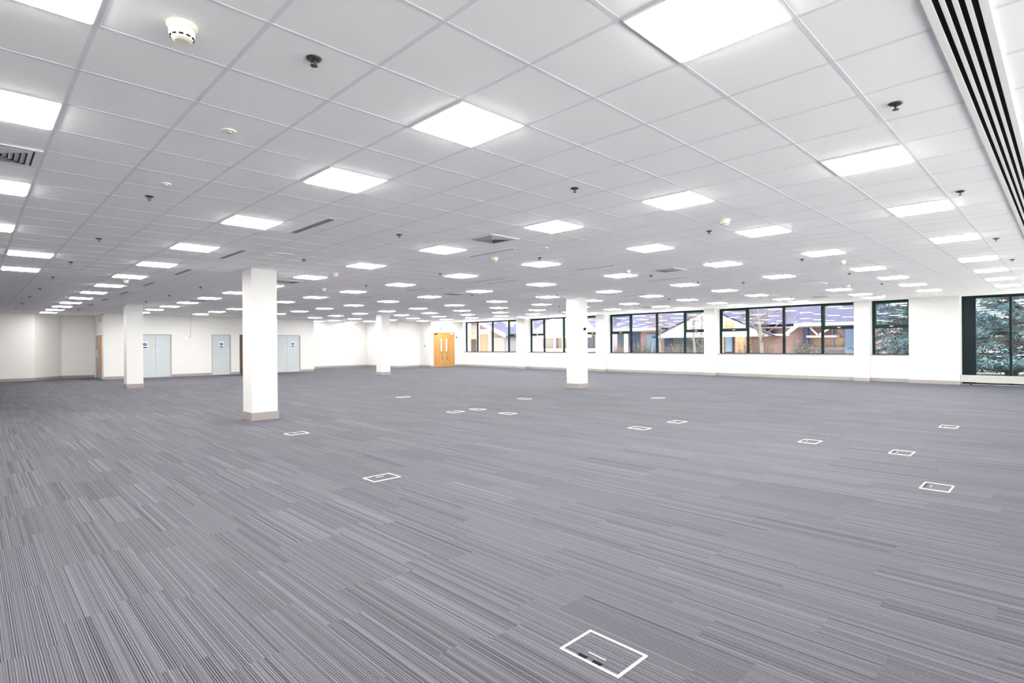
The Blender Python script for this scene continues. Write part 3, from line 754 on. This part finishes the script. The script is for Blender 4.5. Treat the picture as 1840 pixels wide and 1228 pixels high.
# second block further back with its own gable
r = root('rendered_building', (45, 32, 0), 'cream building with white gable and purple roof, seen through the second window', 'building')
part(MB().box(41.6, 50, 27.4, 39.0, -.05, 2.9), 'wall', 'lbrick', r)
m = MB(); e = 3.0; ry = 7.8
v = [m.bm.verts.new(p) for p in ((41.0, 27.0, e), (41.0, 39.4, e), (50.6, 39.4, e), (50.6, 27.0, e), (45.8, 31.4, ry), (45.8, 35.4, ry))]
for f in ((0, 1, 5, 4), (1, 2, 5), (2, 3, 4, 5), (3, 0, 4), (3, 2, 1, 0)): m.bm.faces.new([v[q] for q in f])
part(m, 'roof', 'roof', r)
part(MB().box(40.85, 41.0, 27.0, 39.4, 2.35, 3.0), 'fascia', 'fascia', r)
m = MB(); prismx(m, [(28.0, 2.9), (34.6, 2.9), (31.2, 4.55)], 40.5, 40.7); prismx(m, [(28.0, 2.1), (34.6, 2.1), (34.6, 2.9), (28.0, 2.9)], 40.5, 40.7); part(m, 'gable', 'render', r)
m = MB(); m.quadslab([(40.4, 27.7, 2.86), (40.4, 31.2, 4.7), (45.5, 31.2, 4.7), (45.5, 27.7, 2.86)], .1)
m.quadslab([(40.4, 31.2, 4.7), (40.4, 34.9, 2.86), (45.5, 34.9, 2.86), (45.5, 31.2, 4.7)], .1); part(m, 'gable_roof', 'fascia', r)
part(MB().box(40.44, 40.52, 30.6, 31.9, 2.2, 3.8), 'panel', 'beige', r); part(MB().box(40.4, 40.47, 31.15, 31.3, .0, 4.1), 'downpipe', 'paleposts', r)
part(MB().box(40.6, 41.6, 28.0, 34.6, -.05, .9), 'plinth', 'obrick', r); part(MB().box(40.5, 41.6, 28.0, 34.6, .9, 1.05), 'window_sill', 'fascia', r)
for a, b, k in ((28.3, 29.4, 'winglass'), (29.7, 30.9, 'tanwall'), (31.4, 32.5, 'tanwall'), (33.0, 34.2, 'beige')): part(MB().box(41.3, 41.58, a, b, 1.05, 2.1), 'window', k, r)
for a in (29.5, 31.0, 32.7): part(MB().box(41.0, 41.2, a, a+.14, 1.05, 2.1), 'post', 'fascia', r)

# gabled wing close to the first window
r = root('gabled_wing', (32.5, 33, 0), 'lilac gabled wing with pink barge board outside the first window', 'building')
sl = .375; yr = 28.0
part(MB().prism([(yr+.2, -.05), (36.5, -.05), (36.5, 2.0+sl*8.3), (yr+.2, 2.0+.03)], 30.0, 32.6, 'x'), 'wall', 'lilac', r)
m = MB(); m.quadslab([(29.7, yr-.1, 2.12), (32.7, yr-.1, 2.12), (32.7, 36.7, 2.12+sl*8.8), (29.7, 36.7, 2.12+sl*8.8)], .12); part(m, 'roof', 'roof', r)
m = MB(); prismx(m, [(yr-.12, 2.0), (36.7, 2.0+sl*8.8), (36.7, 2.32+sl*8.8), (yr-.12, 2.32)], 29.6, 29.7); part(m, 'barge_board', 'barge', r)
part(MB().box(29.93, 30.0, yr+.3, 29.5, .3, 2.05), 'panel', 'beige', r)
part(MB().box(29.9, 30.0, 29.9, 30.1, -.05, 2.7), 'post', 'palepink', r)
part(MB().box(29.9, 30.0, 31.2, 31.55, -.05, 3.2), 'post', 'palepink', r)
part(MB().box(29.9, 30.0, 32.3, 33.4, -.05, 3.4), 'post', 'palepink', r)
part(MB().box(29.92, 30.0, 30.1, 31.2, .6, 2.35), 'window', 'tanwall', r); part(MB().box(29.92, 30.0, 30.1, 31.2, 2.35, 2.75), 'panel', 'heater', r)
part(MB().box(29.92, 30.0, 31.55, 32.3, .6, 1.95), 'window', 'darkwood', r); part(MB().box(29.9, 30.0, 31.55, 32.3, 1.95, 2.3), 'panel', 'obrick', r); part(MB().box(29.92, 30.0, 31.55, 32.3, 2.3, 3.1), 'panel', 'beige', r)

# bare trees
def bare_tree(x, y, h, r0, seed, label, mtl, lean=0.0, levels=4, first=.28):
    rnd = random.Random(seed); r = root('bare_tree', (x, y, .015), label, 'tree', 'bare winter trees in the courtyard')
    tr, br = MB(), MB()
    def grow(p, d, L, rad, lv):
        n = 4; pts = [p]; q = p.copy(); dd = d.copy()
        for k in range(n):
            dd = (dd + Vector((rnd.uniform(-1, 1), rnd.uniform(-1, 1), rnd.uniform(-.3, .6)))*.13).normalized(); q = q + dd*L/n; pts.append(q.copy())
        (tr if lv == 0 else br).tube(pts, [rad*(1-.6*k/n) for k in range(n+1)], 6 if lv < 2 else 4)
        if lv >= levels: return
        nb = (13, 8, 6, 4, 3)[lv]
        for b in range(nb):
            t = rnd.uniform(first if lv == 0 else .2, 1.0); k = min(n-1, int(t*n)); p2 = pts[k].lerp(pts[k+1], t*n-k)
            an = rnd.uniform(0, 2*PI); side = Vector((math.cos(an), math.sin(an), rnd.uniform(.1, .8))).normalized()
            nd = (dd*.45 + side).normalized()
            grow(p2, nd, L*rnd.uniform(.38, .6), max(.005, rad*(1-.6*t)*.42), lv+1)
    grow(Vector((0, 0, 0)), Vector((lean, lean*.4, 1)).normalized(), h, r0, 0)
    tr.build('trunk', mtl, r); br.build('branches', 'twig', r)
    return r
bare_tree(33.0, 9.84, 4.7, .11, 3, 'bare tree with pale trunk in front of the purple roof, fourth window', 'palebark', first=.22)
bare_tree(30.4, 12.2, 3.0, .045, 11, 'thinner bare tree leaning beside the pale trunk, fourth window', 'bark', -.05, 3, .35)
bare_tree(33.0, 16.4, 3.6, .07, 21, 'slender bare sapling in the middle of the third window', 'palebark', .04, 3, .4)
bare_tree(33.0, 14.0, 3.8, .08, 33, 'bare sapling at the edge of the third window', 'palebark', -.03, 3, .35)
# twiggy shrubs along the wall
def shrub(x, y, w, h, n, seed, label, mtl):
    rnd = random.Random(seed); r = root('twiggy_shrub', (x, y, 0), label, 'shrub', 'twiggy shrubs below the courtyard walls'); m = MB(); l = MB()
    for k in range(n):
        a = rnd.uniform(-w, w); b = rnd.uniform(-.35, .35); t = Vector((b*1.6+rnd.uniform(-.1, .1), a*1.25+rnd.uniform(-.15, .15), h*rnd.uniform(.55, 1)))
        mid = Vector((b, a, t.z*.5)); m.tube([(b, a, 0), mid, t], [.012, .009, .004], 4)
        for q in range(4):
            c = mid.lerp(t, rnd.random()); u = Vector((rnd.uniform(-1, 1), rnd.uniform(-1, 1), rnd.uniform(-.4, .8)))*.07
            w2 = Vector((rnd.uniform(-1, 1), rnd.uniform(-1, 1), rnd.uniform(-1, 1)))*.035
            l.tri(c, c+u+w2, c+u-w2)
    m.build('stems', mtl, r); l.build('leaves', 'shrubleaf', r)
shrub(35.2, 18.9, .9, 2.0, 120, 1, 'dark leafy shrub near the wall, third window', 'bark')
shrub(35.4, 21.3, .9, 1.5, 120, 2, 'reddish twiggy shrub left of the dark one, third window', 'hedge')
shrub(35.4, 16.2, 1.2, 1.5, 150, 4, 'reddish twiggy shrub below the white gable', 'hedge')
shrub(35.2, 11.1, 1.0, 1.9, 150, 5, 'tall twiggy shrub behind the pale trunk, fourth window', 'hedge')
shrub(35.2, 8.0, .8, 1.7, 140, 6, 'twiggy shrub right of the pale trunk, fourth window', 'bark')
# conifers
def conifer(x, y, h, R, seed, label, n=330):
    rnd = random.Random(seed); r = root('conifer_tree', (x, y, .012), label, 'conifer', 'blue green conifers outside'); tr = MB(); fo = MB(); fo2 = MB()
    tr.tube([(0, 0, 0), (.05, 0, h*.5), (0, .05, h)], [.22, .14, .03], 8)
    for k in range(n):
        t = ((k+rnd.random())/n)**1.35; z = .12+t*(h-.3); rad = R*(1-t)**.6*rnd.uniform(.75, 1.1)+.15; an = rnd.uniform(0, 2*PI)
        d = Vector((math.cos(an), math.sin(an), 0)); L = rad; pts = []
        for s in range(7):
            f = s/6; pts.append(d*L*f + Vector((0, 0, z+.25*L*f-min(.42*L*f*f, .8*z))))
        tr.tube([pts[0], pts[3], pts[6]], [.03, .02, .006], 4)
        ns = int(16+26*rad/R)
        side = Vector((-d.y, d.x, 0))
        for q in range(ns):
            f = .25+.8*math.sqrt(rnd.random()); i = min(5, int(f*6)) if f < 1 else 5; p = pts[i].lerp(pts[i+1], min(1.2, f*6-i)) + side*rnd.uniform(-.32, .32)*(.5+L*.25) + Vector((0, 0, rnd.uniform(-.12, .05)))
            p.z = max(p.z, .06); tgt = fo if rnd.random() < .68 else fo2
            for w in range(5):
                u = (d*rnd.uniform(.2, 1)+side*rnd.uniform(-1, 1)+Vector((0, 0, rnd.uniform(-.9, .35)))).normalized()*rnd.uniform(.10, .24)
                c = u.cross(Vector((rnd.uniform(-1, 1), rnd.uniform(-1, 1), rnd.uniform(-1, 1)))).normalized()*.014
                tgt.tri(p-c, p+c, p+u if (p+u).z > .03 else p+Vector((u.x, u.y, .02)))
    tr.build('trunk', 'bark', r); fo.build('foliage', 'needle', r); fo2.build('foliage', 'needle2', r)
conifer(34.9, 3.25, 8.5, 2.4, 5, 'large blue green conifer filling the narrow window', 420)
conifer(31.0, -1.0, 7.5, 2.5, 8, 'blue green conifer outside the full height glazing', 460)

# ------------------------------------------------------------------ sky, sun, camera
W = bpy.data.worlds.new('sky'); S.world = W; W.use_nodes = True
nt = W.node_tree; bg = nt.nodes['Background']
sk = nt.nodes.new('ShaderNodeTexSky'); sk.sky_type = 'NISHITA'; sk.sun_disc = False; sk.sun_elevation = math.radians(38); sk.sun_rotation = math.radians(215); sk.air_density = 1.2; sk.dust_density = 2.5
nt.links.new(sk.outputs[0], bg.inputs[0]); bg.inputs[1].default_value = .14
sd = bpy.data.lights.new('sun', 'SUN'); sd.energy = 6.0; sd.angle = math.radians(3); sd.color = (1, .93, .85)
so = bpy.data.objects.new('sun', sd); COL.objects.link(so)
d = Vector((.08, -.36, -.93)).normalized(); so.rotation_euler = d.to_track_quat('-Z', 'Y').to_euler(); so.location = (10, 0, 30)

cam = bpy.data.cameras.new('camera'); co = bpy.data.objects.new('camera', cam); COL.objects.link(co); S.camera = co
fpx, yh, a, roll = 990.3457, 619.194, .778965, .0072
cam.sensor_fit = 'HORIZONTAL'; cam.sensor_width = 36; cam.lens = fpx/1840*36
cam.shift_y = (yh-614)/1840; cam.clip_end = 300; cam.clip_start = .02
fw = Vector((math.sin(a), math.cos(a), 0)); rt = Vector((math.cos(a), -math.sin(a), 0)); up = Vector((0, 0, 1))
rc = rt*math.cos(roll)-up*math.sin(roll); uc = rt*math.sin(roll)+up*math.cos(roll)
mw = Matrix((rc, uc, -fw)).transposed().to_4x4(); mw.translation = (.25032*T, -4.54225*T, 1.495)
co.matrix_world = mw

S.view_settings.view_transform = 'Standard'; S.view_settings.look = 'None'; S.view_settings.gamma = 1
S.view_settings.use_curve_mapping = False; S.view_settings.exposure = 2.33
S.cycles.use_denoising = True
S.cycles.max_bounces = 14; S.cycles.diffuse_bounces = 8; S.cycles.transparent_max_bounces = 16
S.cycles.sample_clamp_indirect = 10
